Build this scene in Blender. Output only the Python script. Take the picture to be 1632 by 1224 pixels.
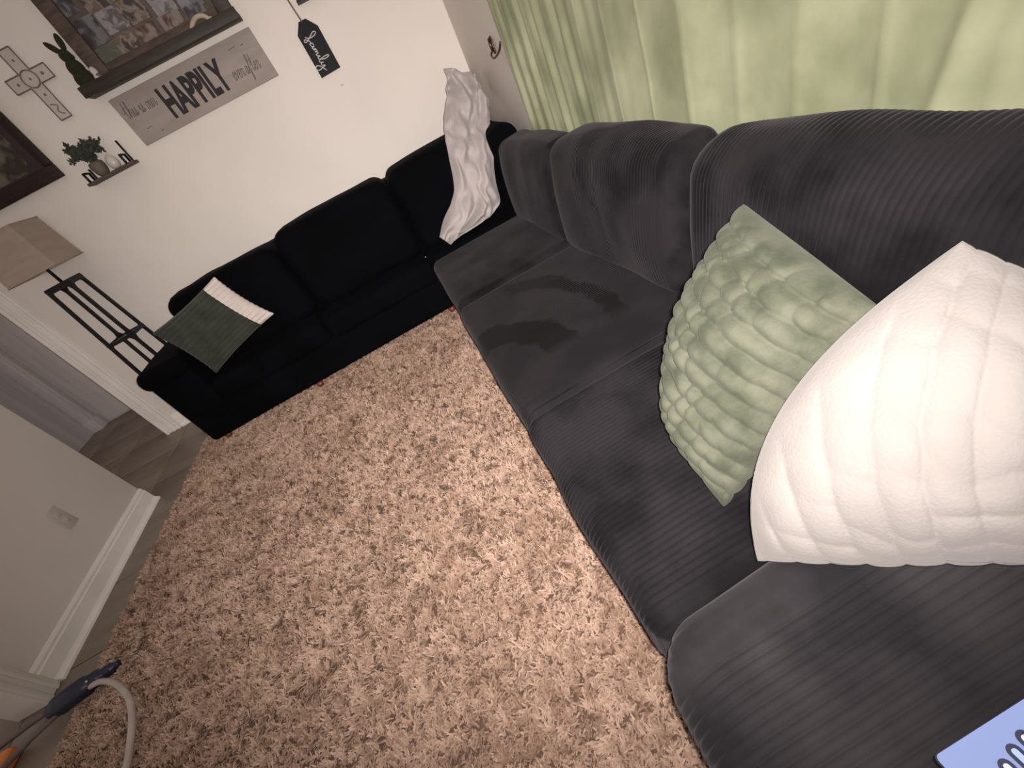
import bpy, math, random
import numpy as np
from mathutils import Matrix, Vector

random.seed(7)
rng = np.random.default_rng(7)
for _o in list(bpy.data.objects):
    bpy.data.objects.remove(_o, do_unlink=True)
scene = bpy.context.scene
COL = scene.collection

# ------------------------------------------------------------------ camera
CAM_H = 1.25
RIGHT = Vector((0.86511269, -0.31685967, -0.38881871))
DOWN = Vector((-0.50040045, -0.49215489, -0.71230819))
FWD = Vector((0.03434271, 0.81079191, -0.58432616))
cam_d = bpy.data.cameras.new('camera')
cam_d.sensor_fit = 'HORIZONTAL'
cam_d.sensor_width = 36.0
cam_d.lens = 656.77 / 1632 * 36.0
cam_d.clip_start = 0.02
cam = bpy.data.objects.new('camera', cam_d)
COL.objects.link(cam)
m = Matrix.Identity(4)
for i in range(3):
    m[i][0] = RIGHT[i]; m[i][1] = -DOWN[i]; m[i][2] = -FWD[i]
m[0][3], m[1][3], m[2][3] = 0, 0, CAM_H
cam.matrix_world = m
scene.camera = cam

# ------------------------------------------------------------------ light
world = bpy.data.worlds.new('World')
scene.world = world
world.use_nodes = True
world.node_tree.nodes['Background'].inputs[0].default_value = (1.0, 0.83, 0.75, 1)
world.node_tree.nodes['Background'].inputs[1].default_value = 0.36

fl = bpy.data.lights.new('phone_flash', 'SPOT')
fl.energy = 133
fl.color = (1.0, 0.93, 0.88)
fl.spot_size = math.radians(141)
fl.spot_blend = 1.0
fl.shadow_soft_size = 0.012
fl.use_nodes = True
_nt = fl.node_tree
_em = next(n for n in _nt.nodes if n.type == 'EMISSION')
_fo = _nt.nodes.new('ShaderNodeLightFalloff')
_fo.inputs['Strength'].default_value = 1.0
_nt.links.new(_fo.outputs['Linear'], _em.inputs['Strength'])
flash = bpy.data.objects.new('phone_flash', fl)
COL.objects.link(flash)
flash.location = Vector((0, 0, CAM_H)) + RIGHT * 0.018 - DOWN * 0.012
AIM = RIGHT * 0.07 + DOWN * -0.17 + FWD
flash.rotation_euler = AIM.to_track_quat('-Z', 'Y').to_euler()

scene.view_settings.view_transform = 'Standard'
scene.view_settings.look = 'None'
scene.view_settings.gamma = 1.0
scene.view_settings.use_curve_mapping = False
scene.view_settings.exposure = 0.0

# ------------------------------------------------------------------ helpers
def s2l(c):
    return tuple(((v / 255.0) / 12.92 if v / 255.0 <= 0.04045 else ((v / 255.0 + 0.055) / 1.055) ** 2.4) for v in c)

def link(o, parent=None):
    COL.objects.link(o)
    if parent is not None:
        o.parent = parent
        o.matrix_parent_inverse = Matrix.Translation(-Vector(parent.location))
    return o

def tag(o, label, cat, group=None, kind=None):
    if label: o['label'] = label
    if cat: o['category'] = cat
    if group: o['group'] = group
    if kind: o['kind'] = kind
    return o

def empty(name, loc, label=None, cat=None, group=None, kind=None):
    o = bpy.data.objects.new(name, None)
    o.empty_display_size = 0.05
    COL.objects.link(o)
    o.location = loc
    return tag(o, label, cat, group, kind)

def mesh_data(name, V, F, smooth=True):
    me = bpy.data.meshes.new(name)
    V = np.asarray(V, dtype=np.float32)
    if isinstance(F, np.ndarray):
        k = F.shape[1]
        me.vertices.add(len(V)); me.vertices.foreach_set('co', V.ravel())
        me.loops.add(F.size); me.loops.foreach_set('vertex_index', F.ravel().astype(np.int32))
        me.polygons.add(len(F))
        me.polygons.foreach_set('loop_start', np.arange(0, F.size, k, dtype=np.int32))
        me.polygons.foreach_set('loop_total', np.full(len(F), k, dtype=np.int32))
        me.update(calc_edges=True)
    else:
        me.from_pydata([tuple(v) for v in V], [], [tuple(f) for f in F])
        me.update()
    if smooth:
        me.polygons.foreach_set('use_smooth', np.ones(len(me.polygons), dtype=bool))
    return me

def obj(name, V, F, mat, parent=None, smooth=True, label=None):
    me = mesh_data(name, V, F, smooth)
    me.validate()
    if mat: me.materials.append(mat)
    o = bpy.data.objects.new(name, me)
    link(o, parent)
    if label: o['label'] = label
    return o

def rbox(lo, hi, r, kr=2, n=(1, 1, 1)):
    """rounded box as welded quads; returns V, F, normals"""
    lo = np.array(lo, float); hi = np.array(hi, float)
    c = (lo + hi) / 2; h = (hi - lo) / 2
    r = min(r, h.min() * 0.999)
    inner = h - r
    ax = []
    for a in range(3):
        t = np.linspace(0, 1, kr + 1)
        # angular spacing in rounded zone
        e = r * np.tan(t * math.pi / 4)
        p = np.concatenate([-(inner[a] + e[::-1]), np.linspace(-inner[a], inner[a], n[a] + 1)[1:-1], inner[a] + e]) if n[a] >= 1 else None
        ax.append(p)
    Vs = []; Fs = []; off = 0
    for a in range(3):
        b, d = (a + 1) % 3, (a + 2) % 3
        for sgn in (-1, 1):
            U, W = np.meshgrid(ax[b], ax[d], indexing='ij')
            P = np.zeros(U.shape + (3,))
            P[..., a] = sgn * h[a]; P[..., b] = U; P[..., d] = W
            nu, nw = U.shape
            idx = off + np.arange(nu * nw).reshape(nu, nw)
            q = np.stack([idx[:-1, :-1], idx[1:, :-1], idx[1:, 1:], idx[:-1, 1:]], -1).reshape(-1, 4)
            if sgn < 0: q = q[:, ::-1]
            Vs.append(P.reshape(-1, 3)); Fs.append(q); off += nu * nw
    V = np.concatenate(Vs); F = np.concatenate(Fs)
    key = np.round(V * 1e6).astype(np.int64)
    _, first, inv = np.unique(key, axis=0, return_index=True, return_inverse=True)
    V = V[first]; F = inv.reshape(-1)[F]
    q = np.clip(V, -inner, inner)
    d = V - q
    L = np.linalg.norm(d, axis=1, keepdims=True); L[L == 0] = 1
    N = d / L
    V = q + r * N + c
    return V, F, N

def box(name, lo, hi, mat, parent=None, r=0.004, kr=1, label=None, smooth=True):
    lo2 = [min(a, b) for a, b in zip(lo, hi)]; hi2 = [max(a, b) for a, b in zip(lo, hi)]
    V, F, N = rbox(lo2, hi2, r, kr)
    return obj(name, V, F, mat, parent, smooth, label)

def tube_arrays(pts, rad, k=8, closed=False):
    pts = np.asarray(pts, float); n = len(pts)
    rad = np.full(n, rad) if np.isscalar(rad) else np.asarray(rad)
    T = np.gradient(pts, axis=0)
    if closed:
        T = np.roll(pts, -1, 0) - np.roll(pts, 1, 0)
    T /= np.maximum(np.linalg.norm(T, axis=1, keepdims=True), 1e-9)
    up = np.array([0, 0, 1.0])
    if abs(T[0] @ up) > .9: up = np.array([1.0, 0, 0])
    V = []; prev = None
    for i in range(n):
        if prev is None:
            a = np.cross(T[i], up)
        else:
            a = prev - T[i] * (prev @ T[i])
        a /= max(np.linalg.norm(a), 1e-9); prev = a
        b = np.cross(T[i], a)
        for j in range(k):
            t = 2 * math.pi * j / k
            V.append(pts[i] + rad[i] * (math.cos(t) * a + math.sin(t) * b))
    F = []
    m_ = n if closed else n - 1
    for i in range(m_):
        i2 = (i + 1) % n
        for j in range(k):
            j2 = (j + 1) % k
            F.append((i * k + j, i * k + j2, i2 * k + j2, i2 * k + j))
    if not closed:
        F.append(tuple(range(k - 1, -1, -1))); F.append(tuple((n - 1) * k + j for j in range(k)))
    return V, F

def tube(name, pts, rad, mat, parent=None, k=8, closed=False, label=None):
    V, F = tube_arrays(pts, rad, k, closed)
    return obj(name, V, F, mat, parent, True, label)

def join_arrays(parts):
    V = []; F = []
    for v, f in parts:
        o_ = len(V)
        V += [tuple(p) for p in v]
        F += [tuple(int(i) + o_ for i in q) for q in f]
    return V, F

def bar_arrays(p0, p1, w, d, side):
    """square bar between two points; side = direction of the width"""
    p0 = np.array(p0, float); p1 = np.array(p1, float)
    t = p1 - p0; t /= np.linalg.norm(t)
    s = np.array(side, float); s -= t * (s @ t); s /= np.linalg.norm(s)
    u = np.cross(t, s)
    V = []
    for p in (p0, p1):
        for a, b in ((-1, -1), (1, -1), (1, 1), (-1, 1)):
            V.append(p + s * a * w / 2 + u * b * d / 2)
    F = [(3, 2, 1, 0), (4, 5, 6, 7)] + [(i, (i + 1) % 4, 4 + (i + 1) % 4, 4 + i) for i in range(4)]
    return V, F

def lathe_arrays(prof, c, k=24):
    V = []; F = []
    for r, z in prof:
        for j in range(k):
            t = 2 * math.pi * j / k
            V.append((c[0] + r * math.cos(t), c[1] + r * math.sin(t), c[2] + z))
    for i in range(len(prof) - 1):
        for j in range(k):
            j2 = (j + 1) % k
            F.append((i * k + j, i * k + j2, (i + 1) * k + j2, (i + 1) * k + j))
    F.append(tuple(range(k - 1, -1, -1))); F.append(tuple((len(prof) - 1) * k + j for j in range(k)))
    return V, F

def prism_xz(name, poly, y0, y1, mat, parent=None, label=None):
    """extrude a polygon drawn in x,z from y0 (front) to y1"""
    n = len(poly)
    V = [(x, y0, z) for x, z in poly] + [(x, y1, z) for x, z in poly]
    F = [tuple(range(n)), tuple(range(2 * n - 1, n - 1, -1))] + [(i, n + i, n + (i + 1) % n, (i + 1) % n) for i in range(n)]
    return obj(name, V, F, mat, parent, False, label)

def ellipsoid_arrays(c, r, rot=None, k=16, mm=10):
    V = []; F = []
    for i in range(mm + 1):
        th = math.pi * i / mm
        for j in range(k):
            ph = 2 * math.pi * j / k
            p = np.array([r[0] * math.sin(th) * math.cos(ph), r[1] * math.sin(th) * math.sin(ph), r[2] * math.cos(th)])
            if rot is not None: p = rot @ p
            V.append(p + np.array(c))
    for i in range(mm):
        for j in range(k):
            j2 = (j + 1) % k
            F.append((i * k + j, (i + 1) * k + j, (i + 1) * k + j2, i * k + j2))
    return V, F

def catmull(P, n=6):
    P = np.array(P, float); out = []
    Q = np.concatenate([[2 * P[0] - P[1]], P, [2 * P[-1] - P[-2]]])
    for i in range(1, len(Q) - 2):
        for t in np.linspace(0, 1, n, endpoint=False):
            a, b, c, d = Q[i - 1:i + 3]
            out.append(.5 * ((2 * b) + (-a + c) * t + (2 * a - 5 * b + 4 * c - d) * t * t + (-a + 3 * b - 3 * c + d) * t ** 3))
    out.append(P[-1])
    return np.array(out)

# value noise for shaping meshes
_tab = rng.random((64, 64, 64))
def vnoise(P, scale):
    P = np.asarray(P) * scale
    i = np.floor(P).astype(int); f = P - i; f = f * f * (3 - 2 * f)
    out = np.zeros(len(P))
    for dx in (0, 1):
        for dy in (0, 1):
            for dz in (0, 1):
                w = (f[:, 0] if dx else 1 - f[:, 0]) * (f[:, 1] if dy else 1 - f[:, 1]) * (f[:, 2] if dz else 1 - f[:, 2])
                out += w * _tab[(i[:, 0] + dx) % 64, (i[:, 1] + dy) % 64, (i[:, 2] + dz) % 64]
    return out

# ------------------------------------------------------------------ materials
def material(name, base, rough=0.7, c2=None, scale=8.0, detail=4.0, lo=0.35, hi=0.65, sheen=0.0, sheen_tint=(1, 1, 1),
             bump=0.0, bump_scale=80.0, metallic=0.0, stretch=(1, 1, 1), spec=0.5, emit=None, emit_s=0.0, sheen_rough=0.5):
    mt = bpy.data.materials.new(name)
    mt.use_nodes = True
    nt = mt.node_tree; b = nt.nodes['Principled BSDF']
    b.inputs['Roughness'].default_value = rough
    b.inputs['Metallic'].default_value = metallic
    b.inputs['Specular IOR Level'].default_value = spec
    b.inputs['Base Color'].default_value = (*base, 1)
    if sheen:
        b.inputs['Sheen Weight'].default_value = sheen
        b.inputs['Sheen Roughness'].default_value = sheen_rough
        b.inputs['Sheen Tint'].default_value = (*sheen_tint, 1)
    tc = nt.nodes.new('ShaderNodeTexCoord')
    mp = nt.nodes.new('ShaderNodeMapping')
    mp.inputs['Scale'].default_value = stretch
    nt.links.new(tc.outputs['Object'], mp.inputs['Vector'])
    if c2 is not None:
        nz = nt.nodes.new('ShaderNodeTexNoise')
        nz.inputs['Scale'].default_value = scale; nz.inputs['Detail'].default_value = detail
        nt.links.new(mp.outputs['Vector'], nz.inputs['Vector'])
        rp = nt.nodes.new('ShaderNodeValToRGB')
        rp.color_ramp.elements[0].position = lo; rp.color_ramp.elements[1].position = hi
        rp.color_ramp.elements[0].color = (*base, 1); rp.color_ramp.elements[1].color = (*c2, 1)
        nt.links.new(nz.outputs['Fac'], rp.inputs['Fac'])
        nt.links.new(rp.outputs['Color'], b.inputs['Base Color'])
        mt['ramp'] = rp.name
    if bump:
        nb = nt.nodes.new('ShaderNodeTexNoise')
        nb.inputs['Scale'].default_value = bump_scale; nb.inputs['Detail'].default_value = 3
        nt.links.new(mp.outputs['Vector'], nb.inputs['Vector'])
        bp_ = nt.nodes.new('ShaderNodeBump')
        bp_.inputs['Strength'].default_value = bump; bp_.inputs['Distance'].default_value = 0.01
        nt.links.new(nb.outputs['Fac'], bp_.inputs['Height'])
        nt.links.new(bp_.outputs['Normal'], b.inputs['Normal'])
    if emit:
        b.inputs['Emission Color'].default_value = (*emit, 1)
        b.inputs['Emission Strength'].default_value = emit_s
    return mt

M = {}
M['wall'] = material('wall_paint', (.725, .665, .615), .75, (.68, .625, .577), 1.5, 3, bump=.05, bump_scale=160)
M['hall'] = material('hall_paint', (.50, .46, .46), .7, (.42, .385, .39), 3, 4, stretch=(5, 5, .4))
M['trim'] = material('trim_paint', (.80, .755, .71), .45, (.72, .68, .64), 4, 3)
M['tile'] = material('floor_tile', (.18, .142, .112), .45, (.23, .185, .15), 4, 5, stretch=(1, 3, 1))
M['grout'] = material('grout', (.05, .042, .036), .9, (.035, .03, .026), 20)
M['rugbase'] = material('rug_backing', (.13, .078, .055), .95, (.10, .06, .042), 30)
M['cord'] = material('black_corduroy', (.0048, .0041, .0052), .85, (.0165, .0143, .0168), 5.5, 6, .40, .60, sheen=.12, sheen_tint=(.55, .5, .55), spec=.15, sheen_rough=.45)
M['cordbase'] = material('black_upholstery', (.010, .009, .011), .9, (.016, .014, .016), 6, sheen=.1, sheen_tint=(.5, .5, .55), spec=.1)
M['velvet'] = material('navy_black_velvet', (.0006, .0006, .0012), .9, (.0014, .0014, .0026), 4, 4, sheen=.006, sheen_tint=(.3, .3, .5), spec=.08)
M['wood_foot'] = material('red_brown_wood', (.16, .045, .02), .45, (.10, .028, .014), 20)
M['curtain'] = material('sage_velvet', (.20, .215, .128), .8, (.36, .372, .245), 4.0, 6, .34, .66, sheen=.12, sheen_tint=(.8, .85, .65), spec=.2)
M['white_plush'] = material('white_plush', (.325, .298, .285), .9, (.295, .27, .258), 12, sheen=.3, sheen_tint=(1, .95, .95), bump=.15, bump_scale=220, spec=.2)
M['green_plush'] = material('sage_plush', (.066, .074, .050), .9, (.118, .122, .090), 16, 5, .40, .62, sheen=.12, sheen_tint=(.9, 1, .85), bump=.15, bump_scale=220, spec=.2)
M['dark_plush'] = material('dark_green_plush', (.030, .034, .026), .9, (.044, .048, .038), 14, sheen=.15, bump=.1, bump_scale=200, spec=.2)
M['band'] = material('cream_plush', (.66, .58, .54), .9, (.60, .525, .49), 14, sheen=.2, bump=.1, bump_scale=200, spec=.2)
M['blanket'] = material('grey_fleece', (.47, .42, .41), .9, (.40, .355, .35), 8, 5, sheen=.2, bump=.12, bump_scale=150, spec=.2)
M['shade'] = material('linen_shade', (.36, .285, .235), .85, (.32, .25, .205), 6, 4, stretch=(1, 1, 6), bump=.1, bump_scale=260)
M['black'] = material('black_metal', (.007, .006, .007), .5, (.012, .01, .011), 30, spec=.3)
M['greymetal'] = material('grey_metal', (.16, .15, .15), .45, (.12, .11, .11), 20)
M['frame_dark'] = material('dark_frame_wood', (.014, .005, .005), .5, (.022, .009, .008), 12, stretch=(1, 1, 8), spec=.3)
M['barn'] = material('brown_barn_wood', (.085, .055, .043), .7, (.045, .028, .021), 6, 6, stretch=(2, 2, 10))
M['ledge'] = material('dark_ledge_wood', (.014, .0085, .005), .6, (.030, .019, .012), 6, 5, stretch=(1, 6, 10))
M['ledge_l'] = material('pale_ledge_wood', (.22, .16, .115), .7, (.13, .09, .062), 9, 5, stretch=(1, 6, 6))
M['mat'] = material('collage_backing', (.12, .10, .085), .9, (.075, .06, .052), 10)
M['sign'] = material('sign_board', (.33, .28, .255), .8, (.29, .245, .222), 5, 5, stretch=(1, 1, 5))
M['ink'] = material('black_ink', (.014, .010, .014), .8, (.022, .017, .02), 60)
M['ink_grey'] = material('grey_ink', (.10, .085, .08), .8, (.16, .14, .13), 60)
M['tag'] = material('black_board', (.004, .004, .006), .6, (.007, .007, .009), 20, spec=.2)
M['paint_w'] = material('white_paint', (.55, .53, .52), .7, (.5, .48, .47), 20)
M['cord_line'] = material('twine', (.19, .15, .13), .9, (.14, .11, .09), 60)
M['moss'] = material('moss', (.012, .013, .004), .95, (.022, .022, .008), 60, bump=.5, bump_scale=300)
M['leaf'] = material('dark_leaf', (.018, .020, .013), .7, (.035, .038, .026), 40)
M['pot'] = material('taupe_pot', (.13, .10, .085), .7, (.11, .085, .07), 14)
M['ceramic'] = material('white_ceramic', (.55, .50, .46), .35, (.5, .45, .41), 10)
M['shelfwood'] = material('small_shelf_wood', (.09, .058, .045), .7, (.06, .038, .03), 10, stretch=(1, 4, 8))
M['cross'] = material('taupe_cross', (.50, .435, .41), .8, (.46, .395, .37), 10)
M['cross_e'] = material('brown_edge', (.17, .13, .12), .7, (.14, .10, .095), 10)
M['bone'] = material('cream_wood', (.45, .37, .29), .8, (.36, .29, .22), 20)
M['brass'] = material('aged_brass', (.14, .10, .06), .35, (.08, .055, .035), 20, metallic=.9)
M['plate'] = material('wall_plate', (.50, .46, .43), .5, (.47, .43, .40), 10)
M['navy'] = material('navy_plastic', (.012, .014, .035), .4, (.02, .022, .045), 10)
M['tubewhite'] = material('white_rubber', (.50, .44, .40), .6, (.44, .38, .35), 20)
M['rod'] = material('grey_rod', (.17, .135, .12), .6, (.13, .10, .09), 20)
M['orange'] = material('orange_plastic', (.75, .26, .06), .5, (.62, .19, .04), 10)
M['tab_body'] = material('dark_tablet_case', (.01, .012, .03), .4, (.015, .016, .03), 10)
M['screen'] = material('blue_screen', (.05, .06, .1), .3, (.06, .07, .11), 10, emit=(.36, .44, .80), emit_s=.85)
M['icon_d'] = material('dark_icon', (.02, .022, .04), .5, (.03, .03, .05), 10, emit=(.05, .055, .13), emit_s=.5)
M['icon_l'] = material('light_icon', (.4, .4, .42), .5, (.45, .45, .47), 10, emit=(.75, .76, .85), emit_s=.75)
M['icon_b'] = material('pale_blue_icon', (.2, .25, .4), .5, (.22, .27, .42), 10, emit=(.46, .58, .95), emit_s=.8)
M['lint'] = material('white_scrap', (.6, .58, .56), .8, (.5, .48, .46), 20)

def rug_mat():
    mt = bpy.data.materials.new('tan_shag'); mt.use_nodes = True
    nt = mt.node_tree; b = nt.nodes['Principled BSDF']
    b.inputs['Roughness'].default_value = .9
    b.inputs['Specular IOR Level'].default_value = .15
    at = nt.nodes.new('ShaderNodeAttribute'); at.attribute_name = 'tint'
    rp = nt.nodes.new('ShaderNodeValToRGB')
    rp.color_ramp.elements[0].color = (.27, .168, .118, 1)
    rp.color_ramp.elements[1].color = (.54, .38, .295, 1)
    nt.links.new(at.outputs['Fac'], rp.inputs['Fac'])
    nt.links.new(rp.outputs['Color'], b.inputs['Base Color'])
    return mt
M['shag'] = rug_mat()

def brushed_cord(center, rings):
    """corduroy with the two darker hand-brushed strokes seen on one seat"""
    mt = M['cord'].copy(); mt.node_tree.nodes[mt['ramp']].color_ramp.elements[0].color = (.011, .0095, .0112, 1); mt.name = 'black_corduroy_brushed'
    nt = mt.node_tree; b = nt.nodes['Principled BSDF']
    rp = nt.nodes[mt['ramp']]
    tc = next(n for n in nt.nodes if n.type == 'TEX_COORD')
    nz = nt.nodes.new('ShaderNodeTexNoise'); nz.inputs['Scale'].default_value = 9; nz.inputs['Detail'].default_value = 3
    nt.links.new(tc.outputs['Object'], nz.inputs['Vector'])
    last = rp.outputs['Color']
    def math_(op, a, v=None, clamp=False):
        n = nt.nodes.new('ShaderNodeMath'); n.operation = op; n.use_clamp = clamp
        for k_, x in enumerate((a, v)):
            if x is None: continue
            if isinstance(x, (int, float)): n.inputs[k_].default_value = x
            else: nt.links.new(x, n.inputs[k_])
        return n.outputs[0]
    sp = nt.nodes.new('ShaderNodeSeparateXYZ'); nt.links.new(tc.outputs['Object'], sp.inputs[0])
    wob = math_('MULTIPLY', math_('SUBTRACT', nz.outputs['Fac'], .5), .35)
    mask = None
    for (cx, cy, sx, sy, r0, wd, cut) in rings:
        dx = math_('DIVIDE', math_('SUBTRACT', sp.outputs['X'], cx), sx)
        dy = math_('DIVIDE', math_('SUBTRACT', sp.outputs['Y'], cy), sy)
        d = math_('SQRT', math_('ADD', math_('MULTIPLY', dx, dx), math_('MULTIPLY', dy, dy)))
        d = math_('ADD', d, wob)
        ring = math_('SUBTRACT', wd, math_('ABSOLUTE', math_('SUBTRACT', d, r0)))
        ring = math_('MULTIPLY', ring, 16.0, True)
        side = math_('MULTIPLY', math_('ADD', dy, cut), 6.0, True)
        ring = math_('MULTIPLY', ring, side)
        ring = math_('MULTIPLY', ring, math_('MULTIPLY', math_('ADD', dx, .05), 6.0, True))
        mask = ring if mask is None else math_('MAXIMUM', mask, ring)
    mx = nt.nodes.new('ShaderNodeMix'); mx.data_type = 'RGBA'
    nt.links.new(mask, mx.inputs['Factor'])
    nt.links.new(last, mx.inputs['A'])
    mx.inputs['B'].default_value = (.0026, .0023, .0030, 1)
    nt.links.new(mx.outputs['Result'], b.inputs['Base Color'])
    return mt

# ------------------------------------------------------------------ structure
WX, WY, LX = 0.982, 3.667, -2.38
WH = 2.75

floor = empty('floor', (0, 0, 0), kind='structure')
box('subfloor', (-4.6, -1.6, -.05), (1.2, 5.2, -.006), M['grout'], floor, .001)
tile_me = None
xs = [-4.37 + .63 * i for i in range(6)]           # joints at -2.48, -3.11 ...
ys = [.636 + .447 * i for i in range(10)]
for xi in xs:
    for yi in ys:
        if xi > -2.0: continue
        if tile_me is None:
            V, F, N = rbox((0.003, .003, -.006), (.627, .444, 0), .002, 1)
            tile_me = mesh_data('tile', V, F); tile_me.materials.append(M['tile'])
        o = bpy.data.objects.new('tile', tile_me)
        o.location = (xi, yi, 0); link(o); o.parent = floor

def struct(o):
    o['kind'] = 'structure'; return o

struct(box('wall_back', (-2.62, WY, 0), (WX + .1, WY + .12, WH), M['wall'], None, .002))
struct(box('wall_right', (WX, -1.5, 0), (WX + .1, WY, WH), M['wall'], None, .002))
struct(box('wall_left', (LX - .12, 1.40, 0), (LX, 2.64, WH), M['wall'], None, .004))
struct(box('wall_hall_far', (-4.6, 4.98, 0), (-2.3, 5.08, WH), M['hall'], None, .002))
struct(box('wall_hall_side', (-4.30, 3.0, 0), (-4.08, 4.86, WH), M['hall'], None, .004))

def profile_run(name, prof, axis_pts, out_dir, mat, parent=None):
    """extrude a (outward, up) profile between two floor points"""
    a, b = [np.array(p, float) for p in axis_pts]; o_ = np.array(out_dir, float)
    n = len(prof)
    V = [tuple(p + o_ * d + np.array([0, 0, z])) for p in (a, b) for d, z in prof]
    F = [tuple(range(n)), tuple(range(2 * n - 1, n - 1, -1))] + [(i, n + i, n + (i + 1) % n, (i + 1) % n) for i in range(n)]
    return obj(name, V, F, mat, parent, False)

BP = [(0, 0), (.022, 0), (.022, .018), (.016, .03), (.016, .095), (.011, .102), (.011, .115), (.004, .128), (0, .13)]
bb = struct(profile_run('baseboard_left', BP, ((LX, 1.49, 0), (LX, 2.64, 0)), (1, 0, 0), M['trim']))
sh = profile_run('shoe_moulding', [(.022, 0), (.036, 0), (.034, .012), (.022, .02)], ((LX, 1.49, 0), (LX, 2.64, 0)), (1, 0, 0), M['trim'], bb)
struct(profile_run('baseboard_left_end', BP, ((LX + .0, 2.64, 0), (LX - .12, 2.64, 0)), (0, 1, 0), M['trim']))
struct(profile_run('baseboard_back', BP, ((-2.55, WY, 0), (WX, WY, 0)), (0, -1, 0), M['trim']))
# casing round the near end of the left wall
t1 = struct(box('trim_1', (LX - .13, 1.395, 0), (LX + .018, 1.49, WH), M['trim'], None, .005))
box('bead', (LX + .018, 1.405, 0), (LX + .026, 1.43, WH), M['trim'], t1, .003)
box('bead', (LX + .018, 1.455, 0), (LX + .024, 1.475, WH), M['trim'], t1, .003)
# casing of the opening in the back wall
t2 = struct(box('trim_2', (-2.70, WY - .018, 0), (-2.56, WY + .13, WH), M['trim'], None, .005))
box('bead', (-2.695, WY - .030, 0), (-2.668, WY - .016, WH), M['trim'], t2, .004)
box('bead', (-2.640, WY - .026, 0), (-2.615, WY - .016, WH), M['trim'], t2, .004)
box('bead', (-2.590, WY - .032, 0), (-2.562, WY - .016, WH), M['trim'], t2, .005)
# hall corner trim
t3 = struct(box('trim_3', (-4.09, 4.86, 0), (-3.98, 4.985, WH), M['hall'], None, .006))
box('plinth', (-4.10, 4.85, 0), (-3.965, 4.982, .14), M['hall'], t3, .006)
box('bead', (-3.985, 4.90, .14), (-3.972, 4.925, WH), M['hall'], t3, .003)
# far panel joints of the hall (boards of the closet front)
for k, (x0, x1) in enumerate(((-3.95, -3.60), (-3.59, -3.24), (-3.23, -2.88))):
    box('panel', (x0, 4.962, .02), (x1, 4.985, 2.1), M['hall'], bpy.data.objects['wall_hall_far'], .004)

# wall plate on the left wall
wp = empty('outlet_plate', (LX, 2.205, .31), 'pale rectangular cover plate low on the left wall', 'outlet')
box('plate', (LX, 2.165, .315), (LX + .007, 2.248, .455), M['plate'], wp, .003)
for z in (.345, .395):
    box('socket', (LX + .006, 2.19, z), (LX + .0095, 2.223, z + .03), M['plate'], wp, .002)

# ------------------------------------------------------------------ rug
rug = empty('shag_rug', (-1.0, 1.4, 0), 'tan shag rug covering the floor between the two sofas', 'rug')
RX0, RX1, RY0, RY1 = -2.125, .60, -.6, 3.60
V, F, N = rbox((RX0, RY0, .0), (RX1, RY1, .016), .006, 2)
obj('backing', V, F, M['rugbase'], rug)
NT = 350000
px = rng.uniform(RX0 + .004, .06, NT); py = rng.uniform(RY0 + .004, 3.25, NT)
keep = ~((px > -1.92) & (py > 2.95))
px, py = px[keep], py[keep]
NT = len(px)
P0 = np.stack([px, py, np.full(NT, .012)], 1)
n1 = vnoise(np.stack([px, py, px * 0], 1), 7.0); n2 = vnoise(np.stack([px, py, px * 0 + 5], 1), 55.0)
ang = rng.uniform(0, 2 * np.pi, NT) * .55 + vnoise(np.stack([px, py, px * 0 + 9], 1), 30.0) * 4 * np.pi
lean = rng.uniform(.5, 1.15, NT)
Ln = rng.uniform(.014, .026, NT)
dirx, diry = np.cos(ang), np.sin(ang)
sw = rng.uniform(.0014, .0032, NT)
sa = ang + np.pi / 2 + rng.uniform(-.6, .6, NT)
sx, sy = np.cos(sa) * sw, np.sin(sa) * sw
def ring(fr, wk):
    h = P0.copy()
    h[:, 0] += dirx * lean * Ln * fr ** 1.5; h[:, 1] += diry * lean * Ln * fr ** 1.5
    h[:, 2] += Ln * fr * (1 - .35 * lean * fr)
    a = h.copy(); b2 = h.copy()
    a[:, 0] += sx * wk; a[:, 1] += sy * wk; b2[:, 0] -= sx * wk; b2[:, 1] -= sy * wk
    return a, b2
a0, b0 = ring(0, 1.0); a1, b1 = ring(.55, 1.2); a2, b2_ = ring(1.0, .55)
Vp = np.stack([a0, b0, a1, b1, a2, b2_], 1).reshape(-1, 3)
base_i = np.arange(NT)[:, None] * 6
Fp = np.concatenate([base_i + np.array([[0, 1, 3, 2]]), base_i + np.array([[2, 3, 5, 4]])], 0)
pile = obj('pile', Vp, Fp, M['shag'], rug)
pile['kind'] = 'stuff'
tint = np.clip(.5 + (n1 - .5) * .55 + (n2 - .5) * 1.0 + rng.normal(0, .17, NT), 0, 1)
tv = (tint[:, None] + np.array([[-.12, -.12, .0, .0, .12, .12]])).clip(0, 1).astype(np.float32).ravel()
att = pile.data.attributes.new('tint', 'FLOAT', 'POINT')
att.data.foreach_set('value', tv)

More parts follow.
